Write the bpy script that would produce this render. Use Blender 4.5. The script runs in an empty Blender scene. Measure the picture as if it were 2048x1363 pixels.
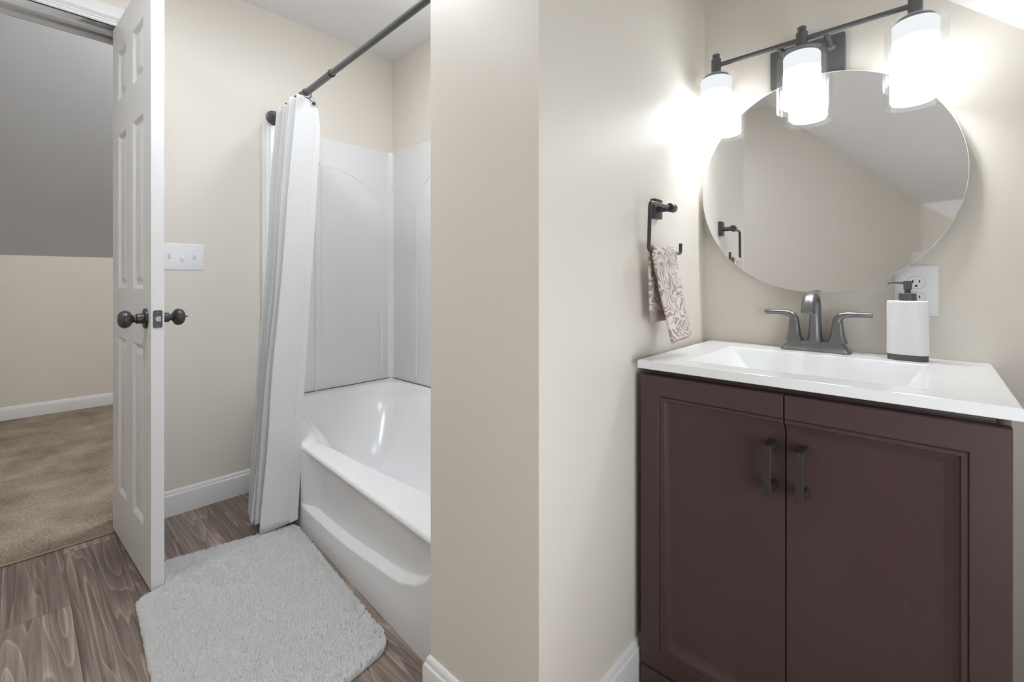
import bpy, bmesh, math, random
import numpy as np
from mathutils import Vector, Matrix, noise as mnoise

random.seed(4); rng = np.random.default_rng(4)
S = bpy.context.scene
COL = S.collection
PI = math.pi

# ------------------------------------------------------------------ camera, world, exposure
cd = bpy.data.cameras.new('camera'); cam = bpy.data.objects.new('camera', cd); COL.objects.link(cam)
cam.location = (0, 0, 1.02); cam.rotation_euler = (PI/2, 0, math.radians(42.7))
cd.lens = 16; cd.sensor_width = 36; cd.sensor_fit = 'HORIZONTAL'; cd.shift_y = -121.5/2048
cd.clip_start = 0.02
S.camera = cam
W = bpy.data.worlds.new('world'); S.world = W; W.use_nodes = True
W.node_tree.nodes['Background'].inputs[0].default_value = (0.94, 0.97, 1.0, 1)
W.node_tree.nodes['Background'].inputs[1].default_value = 3.1    # daylight let in by the added knee-wall window
S.view_settings.view_transform = 'Standard'; S.view_settings.look = 'None'
S.view_settings.gamma = 1; S.view_settings.use_curve_mapping = False
S.view_settings.exposure = 0.88
cy = S.cycles
cy.use_denoising = True; cy.max_bounces = 10; cy.diffuse_bounces = 6; cy.glossy_bounces = 6
cy.transparent_max_bounces = 16; cy.sample_clamp_indirect = 6; cy.caustics_reflective = False; cy.caustics_refractive = False

EM_BATH = 40.0      # bathroom ceiling drum lamp and the added one opposite the tub
EM_TUB_FILL = 20.0        # fill lamp added over the tub
EM_BULB = 140.0      # bulbs inside the vanity shades, open below
EM_HALL_FILL = 76.0       # fill lamp added in the carpeted room
EM_SHADE = (0.54, 7.0)   # frosted shades of the vanity light: top, around the bulb

# ------------------------------------------------------------------ materials
def nt(name):
    m = bpy.data.materials.new(name); m.use_nodes = True
    t = m.node_tree; b = t.nodes['Principled BSDF']
    return m, t, b
def N(t, typ, **kw):
    n = t.nodes.new(typ)
    for k, v in kw.items():
        if k.startswith('i_'):
            key = k[2:]
            key = int(key) if key.isdigit() else key.replace('_', ' ')
            n.inputs[key].default_value = v
        else: setattr(n, k, v)
    return n
def L(t, a, b): t.links.new(a, b)
def srgb(r, g, b):
    f = lambda c: (c/255/12.92) if c/255 <= .04045 else ((c/255+.055)/1.055)**2.4
    return (f(r), f(g), f(b), 1)
def plain(name, col, rough=.5, metal=0, spec=.5, bump=0, scale=200, coat=0, detail=2):
    m, t, b = nt(name)
    b.inputs['Base Color'].default_value = col
    b.inputs['Roughness'].default_value = rough; b.inputs['Metallic'].default_value = metal
    b.inputs['Specular IOR Level'].default_value = spec
    if coat: b.inputs['Coat Weight'].default_value = coat; b.inputs['Coat Roughness'].default_value = .1
    tc = N(t, 'ShaderNodeTexCoord'); no = N(t, 'ShaderNodeTexNoise', i_Scale=scale, i_Detail=detail)
    L(t, tc.outputs['Object'], no.inputs['Vector'])
    if bump:
        bp = N(t, 'ShaderNodeBump', i_Strength=bump, i_Distance=.002)
        L(t, no.outputs['Fac'], bp.inputs['Height']); L(t, bp.outputs['Normal'], b.inputs['Normal'])
    mr = N(t, 'ShaderNodeMapRange', i_To_Min=max(0, rough-.04), i_To_Max=min(1, rough+.04))
    L(t, no.outputs['Fac'], mr.inputs['Value']); L(t, mr.outputs['Result'], b.inputs['Roughness'])
    return m
M = {}
M['beige'] = plain('beige_paint', (.73, .685, .620, 1), .42, spec=.35, bump=.12, scale=45, detail=3)
M['ceil'] = plain('ceiling_paint', (.82, .82, .82, 1), .8, spec=.2, bump=.08, scale=60)
M['hallceil'] = plain('grey_ceiling_paint', (.68, .71, .755, 1), .8, spec=.2, bump=.08, scale=60)
M['trim'] = plain('white_trim_paint', (.74, .74, .74, 1), .35, spec=.4)
M['door'] = plain('white_door_paint', (.72, .72, .725, 1), .42, spec=.4, bump=.05, scale=120)
M['acrylic'] = plain('white_acrylic', (.75, .75, .755, 1), .22, spec=.5, scale=8)
M['counter'] = plain('white_cultured_marble', (.80, .81, .82, 1), .10, spec=.5, scale=8)
M['bronze'] = plain('dark_bronze_metal', (.035, .034, .034, 1), .32, metal=.0, spec=.6, scale=90)
M['rodmetal'] = plain('grey_bronze_metal', (.10, .101, .106, 1), .34, metal=.25, spec=.6, scale=90)
M['gunmetal'] = plain('brushed_gunmetal', (.19, .192, .196, 1), .33, metal=.8, spec=.5, scale=60)
M['fixture'] = plain('grey_fixture_metal', (.13, .132, .138, 1), .38, metal=.35, spec=.5, scale=60)
M['darkgrey'] = plain('dark_grey_plastic', (.075, .076, .078, 1), .42, scale=80)
M['black'] = plain('black_slot', (.01, .01, .01, 1), .6)
M['chrome'] = plain('worn_chrome', (.42, .42, .42, 1), .5, metal=.6)
M['plastic'] = plain('white_plastic', (.80, .81, .83, 1), .35, scale=40)
M['ceramic'] = plain('white_ceramic', (.83, .83, .83, 1), .35, scale=40)
M['espresso_black'] = plain('dark_pull_metal', (.034, .027, .025, 1), .42, spec=.5, scale=80)
M['groove'] = plain('outlet_groove_grey', (.42, .42, .43, 1), .5)
M['silver'] = plain('mirror_silver', (.90, .90, .90, 1), .012, metal=1, scale=3)
M['mirror_edge'] = plain('mirror_edge_glass', (.72, .72, .69, 1), .2)
M['brass'] = plain('bronze_strip', (.30, .24, .17, 1), .4, metal=.5)

def espresso():
    m, t, b = nt('espresso_lacquer')
    tc = N(t, 'ShaderNodeTexCoord')
    n1 = N(t, 'ShaderNodeTexNoise', i_Scale=5, i_Detail=4)
    L(t, tc.outputs['Object'], n1.inputs['Vector'])
    r = N(t, 'ShaderNodeValToRGB')
    r.color_ramp.elements[0].color = (.056, .031, .031, 1); r.color_ramp.elements[1].color = (.072, .044, .043, 1)
    L(t, n1.outputs['Fac'], r.inputs['Fac'])
    # scuff streaks low on the doors
    mp = N(t, 'ShaderNodeMapping'); mp.inputs['Rotation'].default_value = (0, .45, 0); mp.inputs['Scale'].default_value = (26, 26, 3)
    L(t, tc.outputs['Object'], mp.inputs['Vector'])
    n2 = N(t, 'ShaderNodeTexNoise', i_Scale=1.0, i_Detail=3); L(t, mp.outputs['Vector'], n2.inputs['Vector'])
    r2 = N(t, 'ShaderNodeValToRGB'); r2.color_ramp.elements[0].position = .70; r2.color_ramp.elements[1].position = .80
    L(t, n2.outputs['Fac'], r2.inputs['Fac'])
    mx = N(t, 'ShaderNodeMix', data_type='RGBA'); mx.inputs['B'].default_value = (.11, .085, .082, 1)
    ml = N(t, 'ShaderNodeMath', operation='MULTIPLY'); ml.inputs[1].default_value = .5
    L(t, r2.outputs['Color'], ml.inputs[0]); L(t, ml.outputs[0], mx.inputs['Factor']); L(t, r.outputs['Color'], mx.inputs['A'])
    L(t, mx.outputs['Result'], b.inputs['Base Color'])
    b.inputs['Roughness'].default_value = .40; b.inputs['Specular IOR Level'].default_value = .45
    n3 = N(t, 'ShaderNodeTexNoise', i_Scale=400); L(t, tc.outputs['Object'], n3.inputs['Vector'])
    bp = N(t, 'ShaderNodeBump', i_Strength=.06, i_Distance=.001); L(t, n3.outputs['Fac'], bp.inputs['Height']); L(t, bp.outputs['Normal'], b.inputs['Normal'])
    return m
M['espresso'] = espresso()

def planks():
    m, t, b = nt('vinyl_planks')
    tc = N(t, 'ShaderNodeTexCoord'); sx = N(t, 'ShaderNodeSeparateXYZ'); L(t, tc.outputs['Object'], sx.inputs[0])
    def mth(op, a, c=None, d=None):
        n = N(t, 'ShaderNodeMath', operation=op)
        for i, v in enumerate((a, c, d)):
            if v is None: continue
            if isinstance(v, (int, float)): n.inputs[i].default_value = v
            else: L(t, v, n.inputs[i])
        return n.outputs[0]
    PW, PL = .152, .92
    v = mth('DIVIDE', mth('SUBTRACT', sx.outputs['Y'], .112), PW); row = mth('FLOOR', v)
    wn0 = N(t, 'ShaderNodeTexWhiteNoise', noise_dimensions='1D'); L(t, row, wn0.inputs['W'])
    u = mth('ADD', mth('DIVIDE', sx.outputs['X'], PL), mth('MULTIPLY', wn0.outputs['Value'], 1.0))
    colm = mth('FLOOR', u)
    cid = mth('ADD', mth('MULTIPLY', row, 13.37), mth('MULTIPLY', colm, 7.713))
    wn = N(t, 'ShaderNodeTexWhiteNoise', noise_dimensions='1D'); L(t, cid, wn.inputs['W'])
    # grain coordinates with a shift of its own for every plank
    cb = N(t, 'ShaderNodeCombineXYZ')
    L(t, mth('ADD', mth('MULTIPLY', sx.outputs['X'], .85), mth('MULTIPLY', wn.outputs['Value'], 37.0)), cb.inputs[0])
    L(t, mth('ADD', mth('MULTIPLY', sx.outputs['Y'], 11.0), mth('MULTIPLY', wn.outputs['Value'], 91.0)), cb.inputs[1])
    big = N(t, 'ShaderNodeTexNoise', i_Scale=1.1, i_Detail=1.5, i_Roughness=.45); L(t, cb.outputs[0], big.inputs['Vector'])
    rings = mth('FRACT', mth('MULTIPLY', big.outputs['Fac'], 12.0))
    r1 = N(t, 'ShaderNodeValToRGB'); L(t, rings, r1.inputs['Fac'])
    e = r1.color_ramp.elements; e[0].position = 0; e[0].color = (.25, .25, .25, 1); e[1].position = .80; e[1].color = (.62, .62, .62, 1)
    k = r1.color_ramp.elements.new(.90); k.color = (1, 1, 1, 1); k = r1.color_ramp.elements.new(1); k.color = (.25, .25, .25, 1)
    fine = N(t, 'ShaderNodeTexNoise', i_Scale=1, i_Detail=6, i_Roughness=.65)
    mp = N(t, 'ShaderNodeMapping'); mp.inputs['Scale'].default_value = (4, 34, 1); L(t, cb.outputs[0], mp.inputs['Vector'])
    mp.inputs['Scale'].default_value = (2.2, 9, 1); L(t, mp.outputs['Vector'], fine.inputs['Vector'])
    blot = N(t, 'ShaderNodeTexNoise', i_Scale=1.6, i_Detail=3); L(t, cb.outputs[0], blot.inputs['Vector'])
    val = mth('ADD', mth('ADD', mth('MULTIPLY', r1.outputs['Color'], .24), mth('MULTIPLY', fine.outputs['Fac'], .55)),
              mth('MULTIPLY', blot.outputs['Fac'], .40))
    val = mth('ADD', val, mth('MULTIPLY', mth('SUBTRACT', wn.outputs['Value'], .5), .16))
    r2 = N(t, 'ShaderNodeValToRGB'); L(t, val, r2.inputs['Fac'])
    e = r2.color_ramp.elements; e[0].position = .26; e[0].color = srgb(62, 52, 49); e[1].position = .95; e[1].color = srgb(205, 190, 178)
    k = r2.color_ramp.elements.new(.5); k.color = srgb(110, 96, 89); k = r2.color_ramp.elements.new(.64); k.color = srgb(140, 125, 115)
    # joints
    fv = mth('FRACT', v); fu = mth('FRACT', u)
    dv = mth('MULTIPLY', mth('MINIMUM', fv, mth('SUBTRACT', 1.0, fv)), PW); du = mth('MULTIPLY', mth('MINIMUM', fu, mth('SUBTRACT', 1.0, fu)), PL)
    j = mth('LESS_THAN', mth('MINIMUM', dv, du), .0011)
    mx = N(t, 'ShaderNodeMix', data_type='RGBA'); mx.inputs['B'].default_value = srgb(58, 49, 46)
    L(t, mth('MULTIPLY', j, .7), mx.inputs['Factor']); L(t, r2.outputs['Color'], mx.inputs['A'])
    L(t, mx.outputs['Result'], b.inputs['Base Color'])
    b.inputs['Roughness'].default_value = .42; b.inputs['Specular IOR Level'].default_value = .35
    bp = N(t, 'ShaderNodeBump', i_Strength=.12, i_Distance=.001); L(t, fine.outputs['Fac'], bp.inputs['Height']); L(t, bp.outputs['Normal'], b.inputs['Normal'])
    return m
M['planks'] = planks()

def carpet_mat():
    m, t, b = nt('brown_carpet')
    tc = N(t, 'ShaderNodeTexCoord')
    n1 = N(t, 'ShaderNodeTexNoise', i_Scale=260, i_Detail=3, i_Roughness=.7); L(t, tc.outputs['Object'], n1.inputs['Vector'])
    n2 = N(t, 'ShaderNodeTexNoise', i_Scale=5, i_Detail=3); L(t, tc.outputs['Object'], n2.inputs['Vector'])
    a = N(t, 'ShaderNodeMath', operation='MULTIPLY_ADD'); a.inputs[1].default_value = .5; L(t, n2.outputs['Fac'], a.inputs[0]); L(t, n1.outputs['Fac'], a.inputs[2])
    r = N(t, 'ShaderNodeValToRGB'); L(t, a.outputs[0], r.inputs['Fac'])
    e = r.color_ramp.elements; e[0].position = .52; e[0].color = srgb(96, 82, 70); e[1].position = 1.0; e[1].color = srgb(188, 172, 155)
    L(t, r.outputs['Color'], b.inputs['Base Color']); b.inputs['Roughness'].default_value = .95; b.inputs['Specular IOR Level'].default_value = .1
    bp = N(t, 'ShaderNodeBump', i_Strength=.7, i_Distance=.006); L(t, n1.outputs['Fac'], bp.inputs['Height']); L(t, bp.outputs['Normal'], b.inputs['Normal'])
    return m
M['carpet'] = carpet_mat()

def curtain_mat():
    m, t, b = nt('white_waffle_cloth')
    b.inputs['Base Color'].default_value = (.76, .76, .765, 1); b.inputs['Roughness'].default_value = .85; b.inputs['Specular IOR Level'].default_value = .2
    uv = N(t, 'ShaderNodeTexCoord')
    w = N(t, 'ShaderNodeTexWave', wave_type='BANDS', bands_direction='Y', i_Scale=55.0); L(t, uv.outputs['UV'], w.inputs['Vector'])
    w2 = N(t, 'ShaderNodeTexWave', wave_type='BANDS', bands_direction='X', i_Scale=110.0); L(t, uv.outputs['UV'], w2.inputs['Vector'])
    a = N(t, 'ShaderNodeMath', operation='MULTIPLY_ADD'); a.inputs[1].default_value = .4
    L(t, w2.outputs['Fac'], a.inputs[0]); L(t, w.outputs['Fac'], a.inputs[2])
    bp = N(t, 'ShaderNodeBump', i_Strength=.25, i_Distance=.002); L(t, a.outputs[0], bp.inputs['Height']); L(t, bp.outputs['Normal'], b.inputs['Normal'])
    tr = N(t, 'ShaderNodeBsdfTranslucent'); tr.inputs['Color'].default_value = (.86, .86, .86, 1)
    mx = N(t, 'ShaderNodeMixShader'); mx.inputs['Fac'].default_value = .22
    out = t.nodes['Material Output']; L(t, b.outputs[0], mx.inputs[1]); L(t, tr.outputs[0], mx.inputs[2]); L(t, mx.outputs[0], out.inputs[0])
    return m
M['curtain'] = curtain_mat()

def towel_mat():
    m, t, b = nt('patterned_terry')
    tc = N(t, 'ShaderNodeTexCoord'); sx = N(t, 'ShaderNodeSeparateXYZ'); L(t, tc.outputs['UV'], sx.inputs[0])
    mp = N(t, 'ShaderNodeMapping'); mp.inputs['Scale'].default_value = (1, 1, 1); L(t, tc.outputs['UV'], mp.inputs['Vector'])
    n = N(t, 'ShaderNodeTexNoise', i_Scale=17, i_Detail=.6, i_Distortion=1.6); L(t, mp.outputs['Vector'], n.inputs['Vector'])
    f = N(t, 'ShaderNodeMath', operation='MULTIPLY'); f.inputs[1].default_value = 46; L(t, n.outputs['Fac'], f.inputs[0])
    s = N(t, 'ShaderNodeMath', operation='SINE'); L(t, f.outputs[0], s.inputs[0])
    r = N(t, 'ShaderNodeValToRGB'); r.color_ramp.elements[0].position = .24; r.color_ramp.elements[1].position = .40
    h = N(t, 'ShaderNodeMath', operation='MULTIPLY_ADD'); h.inputs[1].default_value = .5; h.inputs[2].default_value = .5; L(t, s.outputs[0], h.inputs[0])
    L(t, h.outputs[0], r.inputs['Fac'])
    # plain hem bands at both ends of the cloth (V runs along its length, in metres)
    a = N(t, 'ShaderNodeMath', operation='GREATER_THAN'); a.inputs[1].default_value = .030; L(t, sx.outputs['Y'], a.inputs[0])
    c = N(t, 'ShaderNodeMath', operation='LESS_THAN'); c.inputs[1].default_value = .437; L(t, sx.outputs['Y'], c.inputs[0])
    k = N(t, 'ShaderNodeMath', operation='MULTIPLY'); L(t, a.outputs[0], k.inputs[0]); L(t, c.outputs[0], k.inputs[1])
    k2 = N(t, 'ShaderNodeMath', operation='MULTIPLY'); L(t, k.outputs[0], k2.inputs[0]); L(t, r.outputs['Color'], k2.inputs[1])
    mx = N(t, 'ShaderNodeMix', data_type='RGBA'); mx.inputs['A'].default_value = srgb(168, 153, 148); mx.inputs['B'].default_value = srgb(216, 207, 202)
    L(t, k2.outputs[0], mx.inputs['Factor']); L(t, mx.outputs['Result'], b.inputs['Base Color'])
    b.inputs['Roughness'].default_value = .95; b.inputs['Specular IOR Level'].default_value = .1
    nf = N(t, 'ShaderNodeTexNoise', i_Scale=900); L(t, tc.outputs['UV'], nf.inputs['Vector'])
    ad = N(t, 'ShaderNodeMath', operation='MULTIPLY_ADD'); ad.inputs[1].default_value = .25; L(t, nf.outputs['Fac'], ad.inputs[0]); L(t, k2.outputs[0], ad.inputs[2])
    bp = N(t, 'ShaderNodeBump', i_Strength=.7, i_Distance=.003); L(t, ad.outputs[0], bp.inputs['Height']); L(t, bp.outputs['Normal'], b.inputs['Normal'])
    return m
M['towel'] = towel_mat()

def rug_mat():
    m, t, b = nt('white_plush')
    tc = N(t, 'ShaderNodeTexCoord'); n = N(t, 'ShaderNodeTexNoise', i_Scale=40, i_Detail=3); L(t, tc.outputs['Object'], n.inputs['Vector'])
    r = N(t, 'ShaderNodeValToRGB'); r.color_ramp.elements[0].color = (.92, .92, .92, 1); r.color_ramp.elements[1].color = (.96, .96, .96, 1)
    L(t, n.outputs['Fac'], r.inputs['Fac']); L(t, r.outputs['Color'], b.inputs['Base Color'])
    b.inputs['Roughness'].default_value = 1; b.inputs['Specular IOR Level'].default_value = .05
    tr = N(t, 'ShaderNodeBsdfTranslucent'); tr.inputs['Color'].default_value = (.95, .95, .95, 1)
    mx = N(t, 'ShaderNodeMixShader'); mx.inputs['Fac'].default_value = .45
    out = t.nodes['Material Output']; L(t, b.outputs[0], mx.inputs[1]); L(t, tr.outputs[0], mx.inputs[2]); L(t, mx.outputs[0], out.inputs[0])
    return m
M['rug'] = rug_mat()

def thin_glass():
    m, t, b = nt('clear_thin_glass'); t.nodes.remove(b)
    tr = N(t, 'ShaderNodeBsdfTransparent'); tr.inputs['Color'].default_value = (.97, .975, .975, 1)
    gl = N(t, 'ShaderNodeBsdfGlossy'); gl.inputs['Roughness'].default_value = .02; gl.inputs['Color'].default_value = (1, 1, 1, 1)
    lw = N(t, 'ShaderNodeLayerWeight', i_Blend=.22)
    sc = N(t, 'ShaderNodeMapRange', i_To_Min=.004, i_To_Max=.11); L(t, lw.outputs['Fresnel'], sc.inputs['Value'])
    mx = N(t, 'ShaderNodeMixShader'); L(t, sc.outputs['Result'], mx.inputs['Fac'])
    L(t, tr.outputs[0], mx.inputs[1]); L(t, gl.outputs[0], mx.inputs[2]); L(t, mx.outputs[0], t.nodes['Material Output'].inputs[0])
    return m
M['glass'] = thin_glass()

def glow(name, lo, hi, grad=True, col=(.95, .975, 1.0, 1)):
    m, t, b = nt(name); t.nodes.remove(b)
    em = N(t, 'ShaderNodeEmission'); em.inputs['Color'].default_value = col; em.inputs['Strength'].default_value = hi
    if grad:   # opal glass: bright around the bulb in its lower part, dimmer above it
        tc = N(t, 'ShaderNodeTexCoord'); sx = N(t, 'ShaderNodeSeparateXYZ'); L(t, tc.outputs['Generated'], sx.inputs[0])
        mr = N(t, 'ShaderNodeMapRange', interpolation_type='SMOOTHSTEP', i_From_Min=.60, i_From_Max=.72, i_To_Min=hi, i_To_Max=lo)
        L(t, sx.outputs['Z'], mr.inputs['Value']); L(t, mr.outputs['Result'], em.inputs['Strength'])
    L(t, em.outputs[0], t.nodes['Material Output'].inputs[0])
    return m
M['opal'] = glow('lit_opal_glass', *EM_SHADE)
M['dome_bath'] = glow('lit_dome', 0, EM_BATH, False, (.92, .96, 1.0, 1))
M['fill_tub'] = glow('lit_fill_tub', 0, EM_TUB_FILL, False, (.92, .96, 1.0, 1))
M['bulb'] = glow('lit_bulb', 0, EM_BULB, False, (.95, .975, 1.0, 1))
M['dome_bath_side'] = glow('lit_drum_side', 0, EM_BATH*.12, False, (.92, .96, 1.0, 1))
M['fill_tub_side'] = glow('lit_fill_tub_side', 0, EM_TUB_FILL*.5, False, (.92, .96, 1.0, 1))
M['fill_hall'] = glow('lit_fill_hall', 0, EM_HALL_FILL, False, (.94, .97, 1.0, 1))

# ------------------------------------------------------------------ helpers
WINV = {}
def link(name, me, m=None, parent=None):
    o = bpy.data.objects.new(name, me); COL.objects.link(o)
    if m is not None:
        for x in (m if isinstance(m, (list, tuple)) else [m]): me.materials.append(x)
    if parent is not None:
        o.parent = parent; o.matrix_parent_inverse = WINV.get(parent.name, Matrix())
    return o
def thing(name, label, cat, loc, group=None):
    o = bpy.data.objects.new(name, None); COL.objects.link(o); o.empty_display_size = .05
    o.location = loc; WINV[o.name] = Matrix.Translation(loc).inverted()
    return tag(o, label, cat, group)
def tag(o, label, cat, group=None):
    o['label'] = label; o['category'] = cat
    if group: o['group'] = group
    return o

class MB:
    def __init__(s): s.v = []; s.f = []; s.mi = []; s.uv = {}
    def add(s, vs, fs, mi=0):
        b = len(s.v); s.v += [tuple(v) for v in vs]
        for f in fs: s.f.append([b+i for i in f]); s.mi.append(mi)
        return s
    def box(s, lo, hi, mi=0, mat=None):
        x0, y0, z0 = lo; x1, y1, z1 = hi
        vs = [Vector(p) for p in ((x0,y0,z0),(x1,y0,z0),(x1,y1,z0),(x0,y1,z0),(x0,y0,z1),(x1,y0,z1),(x1,y1,z1),(x0,y1,z1))]
        if mat is not None: vs = [mat @ v for v in vs]
        return s.add(vs, [(0,3,2,1),(4,5,6,7),(0,1,5,4),(1,2,6,5),(2,3,7,6),(3,0,4,7)], mi)
    def prism(s, poly, z0, z1, mi=0):      # poly: list of (x, y), counter-clockwise
        n = len(poly); vs = [(x, y, z0) for x, y in poly]+[(x, y, z1) for x, y in poly]
        return s.add(vs, [tuple(range(n-1, -1, -1)), tuple(range(n, 2*n))]+[(i, (i+1) % n, n+(i+1) % n, n+i) for i in range(n)], mi)
    def loft(s, rings, closed=True, cap0=True, cap1=True, mi=0):
        n = len(rings[0]); vs = [p for r in rings for p in r]; fs = []
        for k in range(len(rings)-1):
            for i in range(n if closed else n-1):
                j = (i+1) % n; fs.append((k*n+i, k*n+j, (k+1)*n+j, (k+1)*n+i))
        if cap0: fs.append(tuple(range(n-1, -1, -1)))
        if cap1: fs.append(tuple((len(rings)-1)*n+i for i in range(n)))
        return s.add(vs, fs, mi)
    def tube(s, path, r, n=14, mi=0, cap=True, up=None, flat=None):   # r: number or list; flat: list of (a, b) half axes
        P = [Vector(p) for p in path]; rings = []; ref = Vector(up) if up else None
        for i, p in enumerate(P):
            d = (P[min(i+1, len(P)-1)]-P[max(i-1, 0)]).normalized()
            if ref is None: ref = Vector((0,0,1)) if abs(d.z) < .9 else Vector((1,0,0))
            a = (ref-d*ref.dot(d)).normalized(); b = d.cross(a)
            if not up: ref = a
            ra, rb = (flat[i] if flat else ((r[i],)*2 if isinstance(r, (list, tuple)) else (r, r)))
            rings.append([p+a*ra*math.cos(2*PI*k/n)+b*rb*math.sin(2*PI*k/n) for k in range(n)])
        return s.loft(rings, True, cap, cap, mi)
    def lathe(s, prof, origin=(0,0,0), axis=(0,0,1), n=32, mi=0, cap0=True, cap1=True):   # prof: (radius, height)
        A = Vector(axis).normalized(); u = A.orthogonal().normalized(); w = A.cross(u); o = Vector(origin)
        rings = [[o+A*h+(u*math.cos(2*PI*k/n)+w*math.sin(2*PI*k/n))*max(r, 1e-5) for k in range(n)] for r, h in prof]
        return s.loft(rings, True, cap0, cap1, mi)
    def grid(s, fn, us, vs_, mi=0):
        nu, nv = len(us), len(vs_); pts = [fn(u, v) for v in vs_ for u in us]
        return s.add(pts, [(j*nu+i, j*nu+i+1, (j+1)*nu+i+1, (j+1)*nu+i) for j in range(nv-1) for i in range(nu-1)], mi)
    def mesh(s, name):
        me = bpy.data.meshes.new(name); me.from_pydata([tuple(v) for v in s.v], [], s.f); me.update()
        for p, k in zip(me.polygons, s.mi): p.material_index = k
        return me
    def build(s, name, m, parent=None, smooth=None, bevel=0, seg=2, normals=True):
        me = s.mesh(name); bm = bmesh.new(); bm.from_mesh(me)
        bmesh.ops.remove_doubles(bm, verts=bm.verts, dist=1e-6)
        if normals: bmesh.ops.recalc_face_normals(bm, faces=bm.faces)
        if bevel:
            es = [e for e in bm.edges if len(e.link_faces) == 2 and e.calc_face_angle(0) > .6]
            bmesh.ops.bevel(bm, geom=es, offset=bevel, segments=seg, profile=.5, affect='EDGES', clamp_overlap=True)
        ang = math.radians(smooth if smooth is not None else (40 if bevel else 30))
        for f in bm.faces: f.smooth = True
        for e in bm.edges:
            e.smooth = not (len(e.link_faces) == 2 and e.calc_face_angle(0) > ang)
        bm.to_mesh(me); bm.free()
        return link(name, me, m, parent)
def struct(mb, name, m, parent=None, **kw):
    o = mb.build(name, m, parent, **kw)
    if parent is None: o['kind'] = 'structure'
    return o
def lerp(a, b, t): return a+(b-a)*t
def sstep(a, b, x):
    t = min(1, max(0, (x-a)/(b-a))); return t*t*(3-2*t)
def interp(x, pts):
    if x <= pts[0][0]: return pts[0][1]
    for (x0, y0), (x1, y1) in zip(pts, pts[1:]):
        if x <= x1: return lerp(y0, y1, (x-x0)/(x1-x0))
    return pts[-1][1]
def rrect(cx, cy, hx, hy, r, z, n=5):
    out = []
    for sx, sy, a0 in ((1,1,0),(-1,1,90),(-1,-1,180),(1,-1,270)):
        for k in range(n+1):
            a = math.radians(a0+90*k/n); out.append(Vector((cx+sx*(hx-r)+r*math.cos(a), cy+sy*(hy-r)+r*math.sin(a), z)))
    return out
def arc(c, r, a0, a1, n, plane='xz'):
    out = []
    for k in range(n+1):
        a = math.radians(lerp(a0, a1, k/n)); p = (r*math.cos(a), r*math.sin(a))
        out.append(Vector((c[0]+p[0], c[1], c[2]+p[1])) if plane == 'xz' else Vector((c[0], c[1]+p[0], c[2]+p[1])))
    return out
def fillet(path, r, n=6):      # rounds the inner corners of a polyline
    P = [Vector(p) for p in path]; out = [P[0]]
    for i in range(1, len(P)-1):
        a = (P[i-1]-P[i]).normalized(); b = (P[i+1]-P[i]).normalized()
        p0, p1 = P[i]+a*r, P[i]+b*r
        for k in range(n+1):
            t = k/n; out.append(p0*(1-t)**2+P[i]*2*t*(1-t)+p1*t*t)
    out.append(P[-1]); return out

# ------------------------------------------------------------------ the setting
XL, YB, ZC = -2.43, 1.552, 2.36           # switch wall, mirror wall, flat ceiling
XP0, XP1, YP = -.897, -.557, .68          # partition beside the tub
YF = -1.0                                 # wall behind the photographer
XH = -4.94                                # far knee wall of the carpeted room
slope = lambda x: 1.71-.96*(x-.028)
XS = .028-(ZC-1.71)/.96                   # where the slope meets the flat ceiling
DY0, DY1, DZ = -.353, .292, 2.043         # door opening
kneeX = lambda y: .22+.12*(y-YF)

struct(MB().box((XL-.005, YF, -.05), (.56, YB, 0)), 'floor', M['planks'])
struct(MB().box((XH-.1, -2.4, -.05), (XL-.005, 3.0, .006)), 'floor_carpet', M['carpet'])
def yz_wall(x0, x1, poly_rects, name):
    mb = MB()
    for y0, y1, z0, z1 in poly_rects: mb.box((x0, y0, z0), (x1, y1, z1))
    return struct(mb, name, M['beige'])
yz_wall(XL-.13, XL, [(DY1+.012, YB+.1, 0, ZC), (YF-.1, DY0-.012, 0, ZC), (DY0-.012, DY1+.012, DZ+.012, ZC)], 'wall_left')
# mirror wall with the line of the sloped ceiling
def xz_wall(y0, y1, pts, name):
    mb = MB(); n = len(pts)
    mb.add([(x, y0, z) for x, z in pts]+[(x, y1, z) for x, z in pts],
           [tuple(range(n-1, -1, -1)), tuple(range(n, 2*n))]+[(i, (i+1) % n, n+(i+1) % n, n+i) for i in range(n)])
    return struct(mb, name, M['beige'])
xz_wall(YB, YB+.1, [(XL, 0), (.56, 0), (.56, slope(.56)), (XS, ZC), (XL, ZC)], 'wall_back')
xz_wall(YF-.1, YF, [(XL, 0), (.30, 0), (.30, slope(.30)), (XS, ZC), (XL, ZC)], 'wall_front')
xz_wall(YP, YB, [(XP0, 0), (XP1, 0), (XP1, slope(XP1)), (XS, ZC), (XP0, ZC)], 'wall_partition')
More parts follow.
